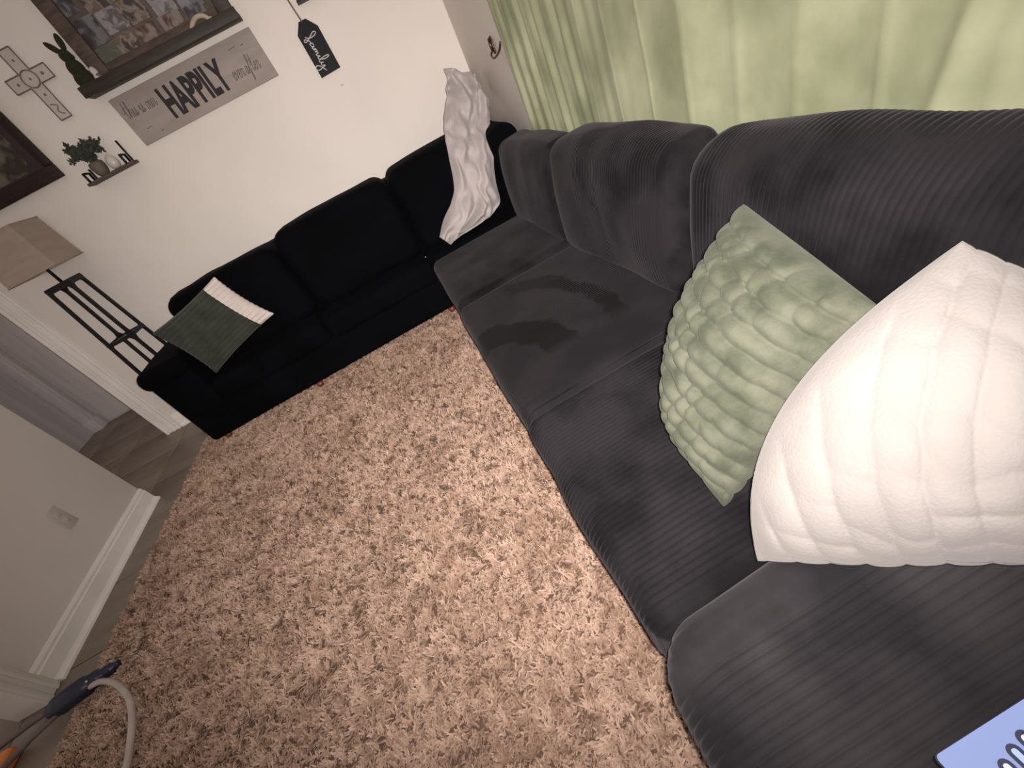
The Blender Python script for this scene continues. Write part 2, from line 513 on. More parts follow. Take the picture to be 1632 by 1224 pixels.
# ------------------------------------------------------------------ cushions
PITCH = .0145
def rib_cushion(name, lo, hi, r, mat, parent, crown=(0, 0, 0), ribs=1.0, seed=0, ny=None, lean=0.0, amp=.0040, wav=0.006, nn=(20, 22), flat=0.0, extra=None):
    ny = ny or int((hi[1] - lo[1]) / PITCH * 7)
    V, F, N = rbox(lo, hi, r, 7, (nn[0], ny, nn[1]))
    lo = np.array(lo); hi = np.array(hi); c = (lo + hi) / 2; h = (hi - lo) / 2
    U = (V - c) / h
    b = [1 - np.clip(np.abs(U[:, a]), 0, 1) ** 2.2 for a in range(3)]
    V = V.copy()
    y0 = V[:, 1].copy()
    V[:, 2] += crown[2] * b[0] * b[1] * np.sign(U[:, 2]) * (U[:, 2] > 0)
    V[:, 0] -= crown[0] * b[2] * (1 - np.clip(np.abs(U[:, 1]), 0, 1) ** 7) * (U[:, 0] < 0)
    V[:, 1] += crown[1] * b[0] * b[2] * U[:, 1]
    # slow lumps
    lump = vnoise(V + seed * 3.1, 5.0) - .5
    V += N * (lump * wav * 2)[:, None]
    if extra is not None:
        V = extra(V, U)
    if lean:
        V[:, 0] += lean * (V[:, 2] - lo[2])
    if ribs:
        nz = vnoise(V + 17.3 + seed, 4.5)
        mask = np.clip((nz - .30 - flat) * 5, .22, 1)
        mask *= np.clip((.93 - np.abs(N[:, 1])) * 6, 0, 1)
        wob = (vnoise(V + seed, 9.0) - .5) * .004
        prof = np.abs(np.sin(np.pi * (y0 + wob) / PITCH)) ** .55
        V += N * (amp * ribs * (prof - 1) * mask)[:, None]
    return obj(name, V, F, mat, parent)

# ---- corduroy sofa along the curtain wall
s1 = empty('corduroy_sofa', (.5, 1.1, .02), 'long black corduroy sofa running along the green curtain', 'sofa')
SEATZ = .425
box('base', (.05, -.72, .06), (.905, 2.82, .25), M['cordbase'], s1, .02, 3)
box('back_panel', (.80, -.72, .25), (.905, 2.82, .74), M['cordbase'], s1, .03, 3)
for (x, y) in ((.12, -.6), (.12, .9), (.12, 2.7), (.86, -.6), (.86, .9), (.86, 2.7)):
    V, F = lathe_arrays([(.02, 0), (.025, .045)], (x, y, .016), 12)
    obj('foot', V, F, M['black'], s1)
M['cord_near'] = material('black_corduroy_flash_lit', (.017, .0155, .018), .85, (.044, .0395, .044), 4.5, 5, .38, .62, sheen=.16, sheen_tint=(.55, .5, .55), spec=.15, sheen_rough=.45)  # same corduroy made lighter: flash brightness on its brushed pile put into colour
brush = brushed_cord(None, [(.25, 1.35, .27, .46, 1.0, .17, .40), (.0, 1.15, .285, .36, 1.0, .25, -.05)])
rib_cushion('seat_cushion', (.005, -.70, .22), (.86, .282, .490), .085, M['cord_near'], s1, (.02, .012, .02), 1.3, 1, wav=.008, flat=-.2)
rib_cushion('seat_cushion', (.015, .275, .22), (.86, .968, SEATZ - .004), .045, M['cord'], s1, (.008, .006, .012), 1.2, 2, flat=-.1)
rib_cushion('seat_cushion', (.02, .972, .22), (.86, 1.955, SEATZ - .004), .045, brush, s1, (.008, .006, .012), .55, 3, flat=.10)
rib_cushion('seat_cushion', (.03, 1.96, .22), (.86, 2.820, SEATZ), .05, M['cord'], s1, (.008, .006, .014), .30, 4, flat=.2)
def back_shape(V, U):
    V = V.copy()
    # pillow-like top: narrower towards the upper edge
    t = np.clip((U[:, 2] + .1) / 1.1, 0, 1)
    V[:, 1] += -U[:, 1] * .012 * t ** 2
    V[:, 2] += (-.012 * np.abs(U[:, 1]) ** 6) * t
    return V
rib_cushion('back_cushion', (.685, .02 - .72, .40), (.87, 1.075, .892), .085, M['cord'], s1, (.035, .01, .012), .8, 5, lean=.10, extra=back_shape, wav=.012)
rib_cushion('back_cushion', (.680, 1.08, .40), (.87, 1.985, .885), .055, M['cord'], s1, (.04, .01, .012), .7, 6, lean=.10, extra=back_shape, wav=.014, flat=.06)
rib_cushion('back_cushion', (.685, 1.99, .40), (.87, 2.812, .872), .05, M['cord'], s1, (.03, .01, .01), .35, 7, lean=.10, extra=back_shape, wav=.012, flat=.15)
# zip seam between the two middle seats
tube('seam_piping', [(.02, .970, .395), (.06, .970, .421), (.3, .970, .428), (.66, .970, .428)], .0035, M['cord'], s1, 6)

# ---- velvet sofa along the white wall
s2 = empty('velvet_sofa', (-.5, 3.2, .02), 'plain black velvet sofa with three back cushions against the white wall', 'sofa')
V, F, N = rbox((-1.93, 2.86, .055), (.94, 3.60, .30), .03, 4, (20, 6, 4)); obj('base', V, F, M['velvet'], s2)
V, F, N = rbox((-1.72, 3.38, .30), (.94, 3.62, .92), .05, 4, (20, 4, 6)); obj('back', V, F, M['velvet'], s2)
def soft(name, lo, hi, r, parent, mat, crown=.02, seed=0, n=(16, 12, 12), lean=0.0, kr=5):
    V, F, N = rbox(lo, hi, r, kr, n)
    lo = np.array(lo); hi = np.array(hi); U = (V - (lo + hi) / 2) / ((hi - lo) / 2)
    b = [1 - np.clip(np.abs(U[:, a]), 0, 1) ** 2.2 for a in range(3)]
    V = V + N * (crown * (b[0] * b[1] + b[0] * b[2] + b[1] * b[2]))[:, None]
    V += N * ((vnoise(V + seed * 2.7, 6.0) - .5) * .014)[:, None]
    if lean: V[:, 1] += lean * (V[:, 2] - lo[2])
    return obj(name, V, F, mat, parent)
for k, (x0, x1) in enumerate(((-1.66, -.815), (-.81, .035), (.04, .90))):
    soft('seat_cushion', (x0, 2.845, .27), (x1, 3.22, .435), .045, s2, M['velvet'], .010, 10 + k)
for k, (x0, x1, z1) in enumerate(((-1.625, -.835, .935), (-.80, .030, .975), (.055, .88, .975))):
    soft('back_cushion', (x0, 3.06, .42), (x1, 3.40, z1), .075, s2, M['velvet'], .016, 20 + k, lean=.10)
# arms: padded top over a straight side
V, F, N = rbox((-1.945, 2.855, .055), (-1.66, 3.62, .585), .03, 4, (4, 10, 8)); obj('arm_side', V, F, M['velvet'], s2)
soft('arm_pad', (-1.965, 2.83, .555), (-1.65, 3.60, .685), .06, s2, M['velvet'], .008, 31)
V, F, N = rbox((.70, 2.86, .055), (.95, 3.62, .585), .03, 4, (4, 10, 8)); obj('arm_side', V, F, M['velvet'], s2)
soft('arm_cushion', (.735, 2.87, .50), (.935, 3.40, .93), .09, s2, M['velvet'], .008, 33)
for (x, y) in ((-1.86, 2.90), (-1.10, 2.872), (.0, 2.872), (.86, 2.90), (-1.86, 3.54), (.86, 3.54)):
    V, F = lathe_arrays([(.016, 0), (.022, .02), (.028, .045)], (x, y, .016), 14)
    obj('foot', V, F, M['wood_foot'], s2, label='small red-brown turned wooden foot')

# small white scrap on the velvet seat
V, F = ellipsoid_arrays((0.02, 2.90, .452), (.004, .012, .003), None, 8, 6)
tag(obj('paper_scrap', V, F, M['lint']), 'tiny white scrap lying on the black velvet seat', 'scrap')

# ------------------------------------------------------------------ curtain
def curtain():
    ys_ = np.concatenate([np.linspace(2.705, 1.4, 260), np.linspace(1.4, -.9, 200)[1:]])
    zs_ = np.linspace(.03, 2.45, 70)
    Y, Z = np.meshgrid(ys_, zs_, indexing='ij')
    def prof(y, z):
        # narrow folds at the far end, wide loose ones nearer
        far = 1 / (1 + np.exp(-(y - 1.9) / .13))
        ph = 2 * np.pi * (2.735 - y)
        wob = .018 * np.sin(2.1 * z + 5 * y)
        a = .008 * np.sin((y + wob) * 2 * np.pi / .118 + .6 * np.sin(3 * y)) + .004 * np.sin((y - wob) * 2 * np.pi / .067 + 1.1)
        b = .012 * (np.abs(np.sin((y + .5 * wob) * np.pi / .19 + .8)) ** .25 - .8) + .004 * np.sin((y + wob) * 2 * np.pi / .34)
        return far * a + (1 - far) * b
    X = .948 + prof(Y, Z)
    # loose flap near the camera: a slanting fold with a pocket
    d1 = (Y - (.60 - .20 * (Z - .92)))
    X -= .016 * np.exp(-(d1 / .018) ** 2) * (Y < .8)
    d2 = (Y - .53) / .045; e2 = (Z - 1.03) / .05
    X += .012 * np.exp(-(d2 ** 2 + e2 ** 2))
    P = np.stack([X, Y, Z], -1).reshape(-1, 3)
    P[:, 0] += (vnoise(P, 7) - .5) * .006
    nu, nv = len(ys_), len(zs_)
    B = P.copy(); B[:, 0] += .004
    idx = np.arange(nu * nv).reshape(nu, nv)
    f = np.stack([idx[:-1, :-1], idx[1:, :-1], idx[1:, 1:], idx[:-1, 1:]], -1).reshape(-1, 4)
    off = nu * nv
    fb = f[:, ::-1] + off
    rim = []
    loop = list(idx[:, 0]) + list(idx[-1, 1:]) + list(idx[::-1, -1][1:]) + list(idx[0, ::-1][1:-1])
    for i in range(len(loop)):
        a, b_ = loop[i], loop[(i + 1) % len(loop)]
        rim.append((b_, a, a + off, b_ + off))
    F_ = np.concatenate([f, fb, np.array(rim)])
    return obj('curtain', np.concatenate([P, B]), F_, M['curtain'])
cu = curtain()
tag(cu, 'sage green velvet curtain hanging in soft folds behind the corduroy sofa', 'curtain')

# curtain holdback
hb = empty('curtain_holdback', (WX, 2.96, 1.30), 'small aged brass curtain hook on the wall beside the curtain', 'hook')
V, F = lathe_arrays([(.012, 0), (.016, .004), (.016, .05), (.010, .058)], (0, 0, 0), 12)
V = [(WX - .004 - .010 * 0 - (r_[0] * .4 + .004), 2.965 + r_[1], 1.255 + r_[2] * 1.5) for r_ in V]
obj('wall_plate', V, F, M['brass'], hb)
tube('hook_arm', catmull([(WX - .004, 2.965, 1.285), (WX - .035, 2.955, 1.262), (WX - .05, 2.90, 1.243), (WX - .052, 2.83, 1.243), (WX - .045, 2.76, 1.262), (WX - .036, 2.735, 1.29)], 5), .006, M['brass'], hb, 8)
tube('finial', [(WX - .02, 2.957, 1.335), (WX - .02, 2.96, 1.30), (WX - .018, 2.962, 1.27)], [.006, .009, .006], M['brass'], hb, 8)

# ------------------------------------------------------------------ pillows
def pillow_arrays(c, thick, nrib, ncross, n=96, rib=.010, cross=.006, pinch=.05, wr=.01, seed=0, rib_axis='u', backfrac=.8, scallop=.006, bow=0.0, skew=0.0, sharp=.6, flip=False):
    """c: corners (u0v0, u1v0, u1v1, u0v1); bulge to the side of the normal"""
    c = [np.array(p, float) for p in c]
    t = np.linspace(-1, 1, n)
    t = np.sign(t) * np.abs(t) ** .92
    Ug, Vg = np.meshgrid(t, t, indexing='ij')
    # pinch: sides curve inwards between the corners
    uu = Ug * (1 - pinch * (1 - Vg ** 2) * np.abs(Ug) ** 2)
    vv = Vg * (1 - pinch * (1 - Ug ** 2) * np.abs(Vg) ** 2)
    s = (uu + 1) / 2; r_ = (vv + 1) / 2
    P = ((1 - s) * (1 - r_))[..., None] * c[0] + (s * (1 - r_))[..., None] * c[1] + (s * r_)[..., None] * c[2] + ((1 - s) * r_)[..., None] * c[3]
    nrm = np.cross(c[2] - c[0], c[3] - c[1]); nrm /= np.linalg.norm(nrm)
    eu = (c[1] + c[2] - c[0] - c[3]); eu /= np.linalg.norm(eu)
    ev = (c[3] + c[2] - c[0] - c[1]); ev /= np.linalg.norm(ev)
    P = P - eu * (bow * np.clip(1 - Vg ** 2, 0, 1) * ((1 - Ug) / 2) ** 2)[..., None]
    B = (np.clip(1 - np.abs(Ug) ** 2.4, 0, 1) * np.clip(1 - np.abs(Vg) ** 2.4, 0, 1)) ** .55
    A, C_ = (Vg, Ug) if rib_axis == 'u' else (Ug, Vg)      # ribs run along u -> vary with v
    A = A + skew * C_
    flat = P.reshape(-1, 3)
    w1 = (vnoise(flat + seed, 8).reshape(n, n) - .5)
    ribp = np.abs(np.sin(np.pi * (nrib * (A + 1) / 2 + .15 * w1))) ** sharp - .7
    row = np.clip(np.floor(nrib * (A + 1) / 2 + .15 * w1), 0, 63).astype(int)
    roff = np.random.default_rng(seed).uniform(0, 1, 64)[row]
    crp = (np.abs(np.sin(np.pi * (ncross * (C_ + 1) / 2 + roff + 1.1 * (vnoise(flat + seed + 4, 17).reshape(n, n) - .5)))) ** .8 - .6) * (.35 + 1.1 * vnoise(flat + seed + 21, 9).reshape(n, n)) if ncross else 0
    lum = (vnoise(flat + seed + 9, 11).reshape(n, n) - .5)
    edge = np.clip((1 - np.maximum(np.abs(Ug), np.abs(Vg))) * 9, 0, 1)
    det = rib * ribp + cross * crp + wr * 2 * lum
    sc = (scallop * ribp * (np.abs(C_) > .0) * np.abs(C_) ** 8)
    P = P + ((eu if rib_axis == 'u' else ev) * (np.sign(C_) * sc)[..., None])
    k1, k2, d1, d2 = (backfrac, 1, .6, 1) if flip else (1, backfrac, 1, .6)
    Pf = P + nrm * (thick * k1 * B + det * edge * d1)[..., None]
    Pb = P - nrm * (thick * k2 * B + det * edge * d2)[..., None]
    idx = np.arange(n * n).reshape(n, n)
    back = idx + n * n
    bd = np.zeros((n, n), bool); bd[0] = bd[-1] = True; bd[:, 0] = bd[:, -1] = True
    back = np.where(bd, idx, back)
    f = np.stack([idx[:-1, :-1], idx[1:, :-1], idx[1:, 1:], idx[:-1, 1:]], -1)
    g = np.stack([back[:-1, :-1], back[:-1, 1:], back[1:, 1:], back[1:, :-1]], -1)
    return np.concatenate([Pf.reshape(-1, 3), Pb.reshape(-1, 3)]), f, g

# order: L (bottom far), B (bottom near), R (top near), T (top far)
gp = [(.322, .640, .475), (.262, .400, .452), (.520, .360, .790), (.600, .690, .853)]
V, f, g = pillow_arrays([gp[3], gp[2], gp[1], gp[0]], .110, 12, 7, 130, .015, .010, .0, .014, 3, rib_axis='u', bow=.05, flip=True)
go = obj('throw_pillow', V, np.concatenate([f.reshape(-1, 4), g.reshape(-1, 4)]), M['green_plush'])
tag(go, 'sage green plush throw pillow with puckered grid on the corduroy sofa', 'pillow', 'throw pillows')
wp_ = [(.232, .285, .470), (.640, .060, .515), (.690, .050, .690), (.590, .325, .860)]
V, f, g = pillow_arrays([wp_[3], wp_[2], wp_[1], wp_[0]], .125, 11, 7, 150, .0075, .003, .0, .006, 8, rib_axis='v', bow=.085, skew=-.445, sharp=.38, flip=True, scallop=.0025)
wo = obj('throw_pillow', V, np.concatenate([f.reshape(-1, 4), g.reshape(-1, 4)]), M['white_plush'])
tag(wo, 'white ribbed plush throw pillow leaning beside the sage green one', 'pillow', 'throw pillows')
dp = [(-1.56, 2.86, .470), (-1.05, 2.985, .590), (-1.195, 3.03, .945), (-1.70, 2.95, .845)]
V, f, g = pillow_arrays(dp, .075, 13, 0, 120, .013, 0, .07, .004, 5, rib_axis='u', scallop=.004)
dpo = empty('throw_pillow', (-1.4, 2.95, .47), 'dark green ribbed pillow with a cream band on the velvet sofa', 'pillow', 'throw pillows')
nband = int(120 * .79)
def compact(V, F):
    used, inv = np.unique(F, return_inverse=True)
    return V[used], inv.reshape(F.shape)
bodyF = np.concatenate([f[:nband].reshape(-1, 4), g[:nband].reshape(-1, 4)])
bandF = np.concatenate([f[nband:].reshape(-1, 4), g[nband:].reshape(-1, 4)])
obj('cover', *compact(V, bodyF), M['dark_plush'], dpo, label='dark green ribbed cover')
obj('band', *compact(V, bandF), M['band'], dpo, label='cream ribbed band along one edge')

# ------------------------------------------------------------------ throw blanket
def blanket():
    Lp = [(.742, 3.32, 1.318), (.680, 3.25, 1.195), (.545, 3.14, 1.052), (.478, 3.00, .910), (.420, 2.97, .745), (.355, 2.95, .668), (.245, 2.92, .580), (.165, 2.885, .510)]
    Rp = [(.925, 3.36, 1.200), (.930, 3.30, 1.085), (.850, 3.14, .935), (.758, 3.00, .832), (.688, 2.96, .650), (.640, 2.90, .520), (.495, 2.87, .480), (.245, 2.86, .470)]
    Lc = catmull(Lp, 10); Rc = catmull(Rp, 10)
    nv = len(Lc); nu = 70
    s = np.linspace(0, 1, nu)
    P = Lc[None] * (1 - s)[:, None, None] + Rc[None] * s[:, None, None]
    v = np.linspace(0, 1, nv)
    S, Vv = np.meshgrid(s, v, indexing='ij')
    drift = .25 * (Vv - .5)
    fl_ = P.reshape(-1, 3) * np.array([1, 1, .55])
    w1 = vnoise(fl_ + 3, 9).reshape(nu, nv); w2 = vnoise(fl_ + 8, 17).reshape(nu, nv)
    fold = .034 * np.sin(2 * np.pi * (1.7 * (S + drift) + .9 * w1)) + .018 * np.sin(2 * np.pi * (3.1 * (S - drift) + 1.1 * w2)) + .02 * (w2 - .5)
    fold *= .5 + .5 * np.sin(np.pi * np.clip(S, .02, .98)) ** .5
    crump = (vnoise(P.reshape(-1, 3), 19).reshape(nu, nv) - .5) * .19 * np.exp(-((Vv - .06) / .13) ** 2)
    round_ = -.06 * np.sin(np.pi * S) ** .8
    P[..., 1] += fold + crump + round_
    P[..., 2] += .018 * np.sin(9 * S + 1) * np.exp(-((Vv - 1) / .2) ** 2)
    n = nu * nv
    Q = P.reshape(-1, 3); Bk = Q + np.array([0, .012, 0])
    idx = np.arange(n).reshape(nu, nv)
    f = np.stack([idx[:-1, :-1], idx[:-1, 1:], idx[1:, 1:], idx[1:, :-1]], -1).reshape(-1, 4)
    loop = list(idx[:, 0]) + list(idx[-1, 1:]) + list(idx[::-1, -1][1:]) + list(idx[0, ::-1][1:-1])
    rim = [(loop[i], loop[(i + 1) % len(loop)], loop[(i + 1) % len(loop)] + n, loop[i] + n) for i in range(len(loop))]
    F_ = np.concatenate([f, f[:, ::-1] + n, np.array(rim)])
    return obj('throw_blanket', np.concatenate([Q, Bk]), F_, M['blanket'])
bl = blanket()
tag(bl, 'pale grey fleece blanket bunched over the corner of the velvet sofa', 'blanket')

# ------------------------------------------------------------------ floor lamp
lamp = empty('floor_lamp', (-2.15, 3.495, 0), 'floor lamp with square linen shade and black metal tower beside the velvet sofa', 'lamp')
lc = np.array([-2.150, 3.495])
def half(z): return .072 + (1.28 - z) * .036
legs = []
for sx_ in (-1, 1):
    for sy_ in (-1, 1):
        V, F = bar_arrays((lc[0] + sx_ * half(.0), lc[1] + sy_ * half(0), .0), (lc[0] + sx_ * half(1.28), lc[1] + sy_ * half(1.28), 1.28), .019, .019, (1, 0, 0))
        obj('leg', V, F, M['black'], lamp, False)
for z, hh in ((1.275, .018), (.84, .014), (.30, .014)):
    a = half(z) + .006
    parts = []
    for s_ in (-1, 1):
        parts.append(bar_arrays((lc[0] - a, lc[1] + s_ * a, z), (lc[0] + a, lc[1] + s_ * a, z), hh * 1.6, .014, (0, 0, 1)))
        parts.append(bar_arrays((lc[0] + s_ * a, lc[1] - a, z), (lc[0] + s_ * a, lc[1] + a, z), hh * 1.6, .014, (0, 0, 1)))
        # curved gussets that round the corners of the openings
        for q in (-1, 1):
            for zz in (-1, 1):
                if z > 1.2 and zz > 0: continue
                arc = [(0, 0)] + [(.045 * (1 - math.sin(t)), .075 * (1 - math.cos(t))) for t in np.linspace(0, math.pi / 2, 7)]
                for ax_ in (0, 1):
                    for dd in ((-.006, .006),):
                        Vg = []
                        for d in dd:
                            for (h_, v_) in arc:
                                along = q * (a - .008 - h_); across = s_ * a + d
                                Vg.append((lc[0] + (along if ax_ == 0 else across), lc[1] + (across if ax_ == 0 else along), z + zz * v_))
                        ng = len(arc)
                        parts.append((Vg, [tuple(range(ng)), tuple(range(2 * ng - 1, ng - 1, -1))] + [(i_, ng + i_, ng + (i_ + 1) % ng, (i_ + 1) % ng) for i_ in range(ng)]))
    V, F = join_arrays(parts); obj('crosspiece', V, F, M['black'], lamp, False)
a = half(1.29) + .01
box('top_plate', (lc[0] - a, lc[1] - a, 1.283), (lc[0] + a, lc[1] + a, 1.297), M['black'], lamp, .003)
a = half(.84) - .004
box('shelf_plate', (lc[0] - a, lc[1] - a, .835), (lc[0] + a, lc[1] + a, .842), M['greymetal'], lamp, .002)
tube('stem', [(lc[0], lc[1], 1.29), (lc[0], lc[1], 1.56)], .010, M['black'], lamp, 10)
V, F = ellipsoid_arrays((lc[0], lc[1], 1.52), (.03, .03, .045), None, 12, 8); obj('bulb', V, F, M['ceramic'], lamp)
sb, st = .160, .142
z0, z1 = 1.385, 1.655
V = []
for (hh, z) in ((sb, z0), (st, z1)):
    for d in (0, .004):
        for (ax_, ay_) in ((-1, -1), (1, -1), (1, 1), (-1, 1)):
            V.append((lc[0] + ax_ * (hh - d), lc[1] + ay_ * (hh - d), z))
F = []
for i in range(4):
    j = (i + 1) % 4
    F += [(i, j, 8 + j, 8 + i), (4 + j, 4 + i, 12 + i, 12 + j), (j, i, 4 + i, 4 + j), (8 + i, 8 + j, 12 + j, 12 + i)]
sh_o = obj('shade', V, F, M['shade'], lamp, False)
for (hh, z) in ((sb + .0015, z0), (st + .0015, z1)):
    tube('shade_rim', [(lc[0] - hh, lc[1] - hh, z), (lc[0] + hh, lc[1] - hh, z), (lc[0] + hh, lc[1] + hh, z), (lc[0] - hh, lc[1] + hh, z)], .003, M['shade'], sh_o, 6, True)

# ------------------------------------------------------------------ wall decor
def text_obj(name, txt, size, sx_, loc, mat, parent, bold=0.0, depth=.002, rot=0.0, align='LEFT', spacing=1.0):
    cu_ = bpy.data.curves.new(name, 'FONT')
    cu_.body = txt; cu_.size = size; cu_.offset = bold; cu_.extrude = depth; cu_.align_x = align
    cu_.space_character = spacing
    to = bpy.data.objects.new(name + '_tmp', cu_)
    COL.objects.link(to)
    bpy.context.view_layer.update()
    dg = bpy.context.evaluated_depsgraph_get()
    me = bpy.data.meshes.new_from_object(to.evaluated_get(dg))
    bpy.data.objects.remove(to, do_unlink=True)
    MX = Matrix.Translation(loc) @ Matrix.Rotation(math.radians(90), 4, 'X') @ Matrix.Rotation(rot, 4, 'Z') @ Matrix.Diagonal((sx_, 1, 1, 1))
    me.transform(MX)
    me.materials.clear(); me.materials.append(mat)
    o = bpy.data.objects.new(name, me)
    return link(o, parent)

# handwriting: strokes in a unit box, drawn as thin raised lines
GLY = {
 't': ([[(.0, .35), (.22, .6), (.30, 1.0), (.26, .2), (.36, .0), (.55, .2)], [(.05, .66), (.50, .72)]], .5),
 'h': ([[(.0, .1), (.25, .6), (.32, 1.0), (.2, .95), (.15, .0), (.25, .4), (.42, .5), (.45, .1), (.55, .0), (.68, .2)]], .62),
 'i': ([[(.0, .2), (.15, .5), (.16, .1), (.25, .0), (.38, .2)], [(.18, .72), (.19, .75)]], .36),
 's': ([[(.0, .1), (.2, .5), (.14, .38), (.30, .12), (.15, -.02), (.04, .06), (.42, .14)]], .42),
 'o': ([[(.30, .48), (.08, .36), (.1, .05), (.3, .02), (.36, .36), (.26, .46), (.52, .38)]], .48),
 'u': ([[(.0, .3), (.1, .5), (.1, .1), (.24, .0), (.40, .48), (.40, .1), (.5, .0), (.62, .2)]], .58),
 'r': ([[(.0, .1), (.12, .5), (.2, .42), (.34, .44), (.28, .1), (.38, .0), (.5, .2)]], .46),
 'e': ([[(.0, .18), (.28, .3), (.22, .5), (.08, .3), (.14, .02), (.3, .02), (.44, .2)]], .42),
 'v': ([[(.0, .3), (.1, .5), (.18, .02), (.38, .46), (.5, .42)]], .46),
 'a': ([[(.34, .44), (.1, .42), (.06, .06), (.24, .04), (.36, .46), (.36, .1), (.46, .0), (.58, .2)]], .54),
 'f': ([[(.0, .2), (.3, .7), (.34, 1.0), (.22, .95), (.16, .2), (.10, -.45), (.24, -.3), (.2, .05), (.45, .2)]], .42),
 ' ': ([], .3),
}
def handwriting(name, txt, x, z, y, h, mat, parent, rad, slant=.25, stretch=1.0, rise=0.0):
    parts = []
    cx = x
    for ch in txt:
        strokes, adv = GLY[ch]
        for stt in strokes:
            c_ = catmull([(p[0], p[1], 0) for p in stt], 4)
            pts = [(cx + (p[0] + slant * p[1]) * h * stretch, y, z + p[1] * h + rise * (cx - x + p[0] * h)) for p in c_]
            parts.append(tube_arrays(pts, rad, 5))
        cx += adv * h * stretch
    V, F = join_arrays(parts)
    return obj(name, V, F, mat, parent)

# HAPPILY sign
sg = empty('word_sign', (-.70, WY, 1.71), 'weathered wooden sign reading this is our HAPPILY ever after', 'sign')
box('board', (-1.178, WY - .016, 1.706), (-.216, WY, 1.966), M['sign'], sg, .003)
tx = text_obj('lettering', 'HAPPILY', .212, .515, (-.712, WY - .0175, 1.762), M['ink'], sg, .0085, .001, align='CENTER', spacing=1.02)
handwriting('handwriting', 'this is our', -1.155, 1.850, WY - .017, .080, M['ink_grey'], sg, .0019, stretch=.53)
handwriting('handwriting', 'ever after', -.468, 1.778, WY - .017, .085, M['ink_grey'], sg, .0019, stretch=.50)
for (x, z, w) in ((-.40, 1.915, .05), (-.32, 1.908, .02), (-1.10, 1.775, .03), (-1.04, 1.735, .02)):
    tube('scratch', [(x, WY - .0165, z), (x + w, WY - .0165, z + .003)], .0016, M['ink_grey'], sg, 5)

# family tag
tg = empty('hanging_tag', (.09, WY, 1.59), 'black hanging wooden tag with family written in white script', 'sign')
prism_xz('board', [(.018, 1.592), (.163, 1.597), (.163, 1.826), (.115, 1.880), (.066, 1.880), (.018, 1.826)], WY - .014, WY - .002, M['tag'], tg)
def fam(px_, py_):   # px_: along reading direction (down), py_: letter height (to the right)
    return (.052 + py_ * .082, WY - .0155, 1.800 - px_ * .178)
strokes = [[(-.02, .02), (.05, .30), (.04, .72), (-.02, .95), (-.06, .78), (.02, .40), (.10, .05), (.09, -.18), (.03, -.10), (.10, .16), (.19, .22)],
           [(.27, .34), (.20, .30), (.19, .12), (.26, .12), (.30, .32), (.30, .14), (.35, .14), (.37, .34), (.38, .14), (.40, .32), (.44, .34), (.44, .14), (.47, .32), (.51, .32), (.52, .14), (.56, .16), (.60, .36), (.61, .14),
            (.67, .18), (.73, .60), (.70, .98), (.66, .84), (.68, .30), (.72, .10), (.77, .16), (.79, .34), (.80, .14), (.86, .14), (.89, .36), (.92, .10), (.94, -.30), (.86, -.44), (.80, -.26), (.86, -.02), (.97, .16), (1.04, .26)]]
parts = []
for stt in strokes:
    c_ = catmull([(a_, b_, 0) for a_, b_ in stt], 5)
    parts.append(tube_arrays([fam(p[0], p[1]) for p in c_], .0030, 6))
V, F = join_arrays(parts); obj('lettering', V, F, M['paint_w'], tg)
tube('cord', [(.085, WY - .012, 1.872), (.078, WY - .008, 1.93), (.070, WY - .004, 2.06)], .0028, M['cord_line'], tg, 6)
tube('cord', [(.089, WY - .012, 1.872), (.084, WY - .008, 1.93), (.072, WY - .004, 2.06)], .0028, M['cord_line'], tg, 6)
tube('nail', [(.071, WY, 2.06), (.071, WY - .012, 2.06)], .004, M['greymetal'], tg, 8)

pq = empty('wall_plaque', (.2, WY, 1.94), 'small brown wooden plaque above the black family tag', 'plaque')
box('board', (.120, WY - .03, 1.945), (.30, WY, 2.16), M['barn'], pq, .003)
box('edge_strip', (.116, WY - .034, 1.940), (.304, WY - .028, 1.962), M['ledge'], pq, .002)

# wall anchor left in the plaster
V, F = ellipsoid_arrays((.115, WY, 1.512), (.011, .004, .006), None, 10, 8)
tag(obj('wall_anchor', V, F, M['paint_w']), 'small white patch of filler on the wall below the family tag', 'wall filler')

# collage ledge
ld = empty('picture_ledge', (-.72, WY, 2.0), 'dark brown wooden picture ledge above the HAPPILY sign', 'shelf')
box('shelf_board', (-1.235, WY - .105, 2.000), (-.222, WY, 2.032), M['ledge'], ld, .004)
box('front_lip', (-1.235, WY - .115, 1.996), (-.222, WY - .105, 2.050), M['ledge'], ld, .003)
box('pale_strip', (-1.10, WY - .102, 2.032), (-.95, WY - .090, 2.046), M['ledge_l'], ld, .003, label='pale worn strip of wood')
fr = empty('collage_frame', (-.68, WY - .05, 2.035), 'large brown wood frame holding a collage of small photos', 'picture frame')
FZ0, FZ1, FX0, FX1 = 2.036, 2.62, -1.125, -.235
box('backing', (FX0 + .02, WY - .030, FZ0 + .02), (FX1 - .02, WY - .012, FZ1 - .02), M['mat'], fr, .002)
box('frame_side', (FX0, WY - .06, FZ0), (FX0 + .085, WY - .008, FZ1), M['barn'], fr, .004)
box('frame_side', (FX1 - .085, WY - .06, FZ0), (FX1, WY - .008, FZ1), M['ledge'], fr, .004)
box('frame_rail', (FX0 + .086, WY - .06, FZ0), (FX1 - .086, WY - .008, FZ0 + .06), M['barn'], fr, .004)
box('frame_rail', (FX0 + .086, WY - .06, FZ1 - .06), (FX1 - .086, WY - .008, FZ1), M['barn'], fr, .004)
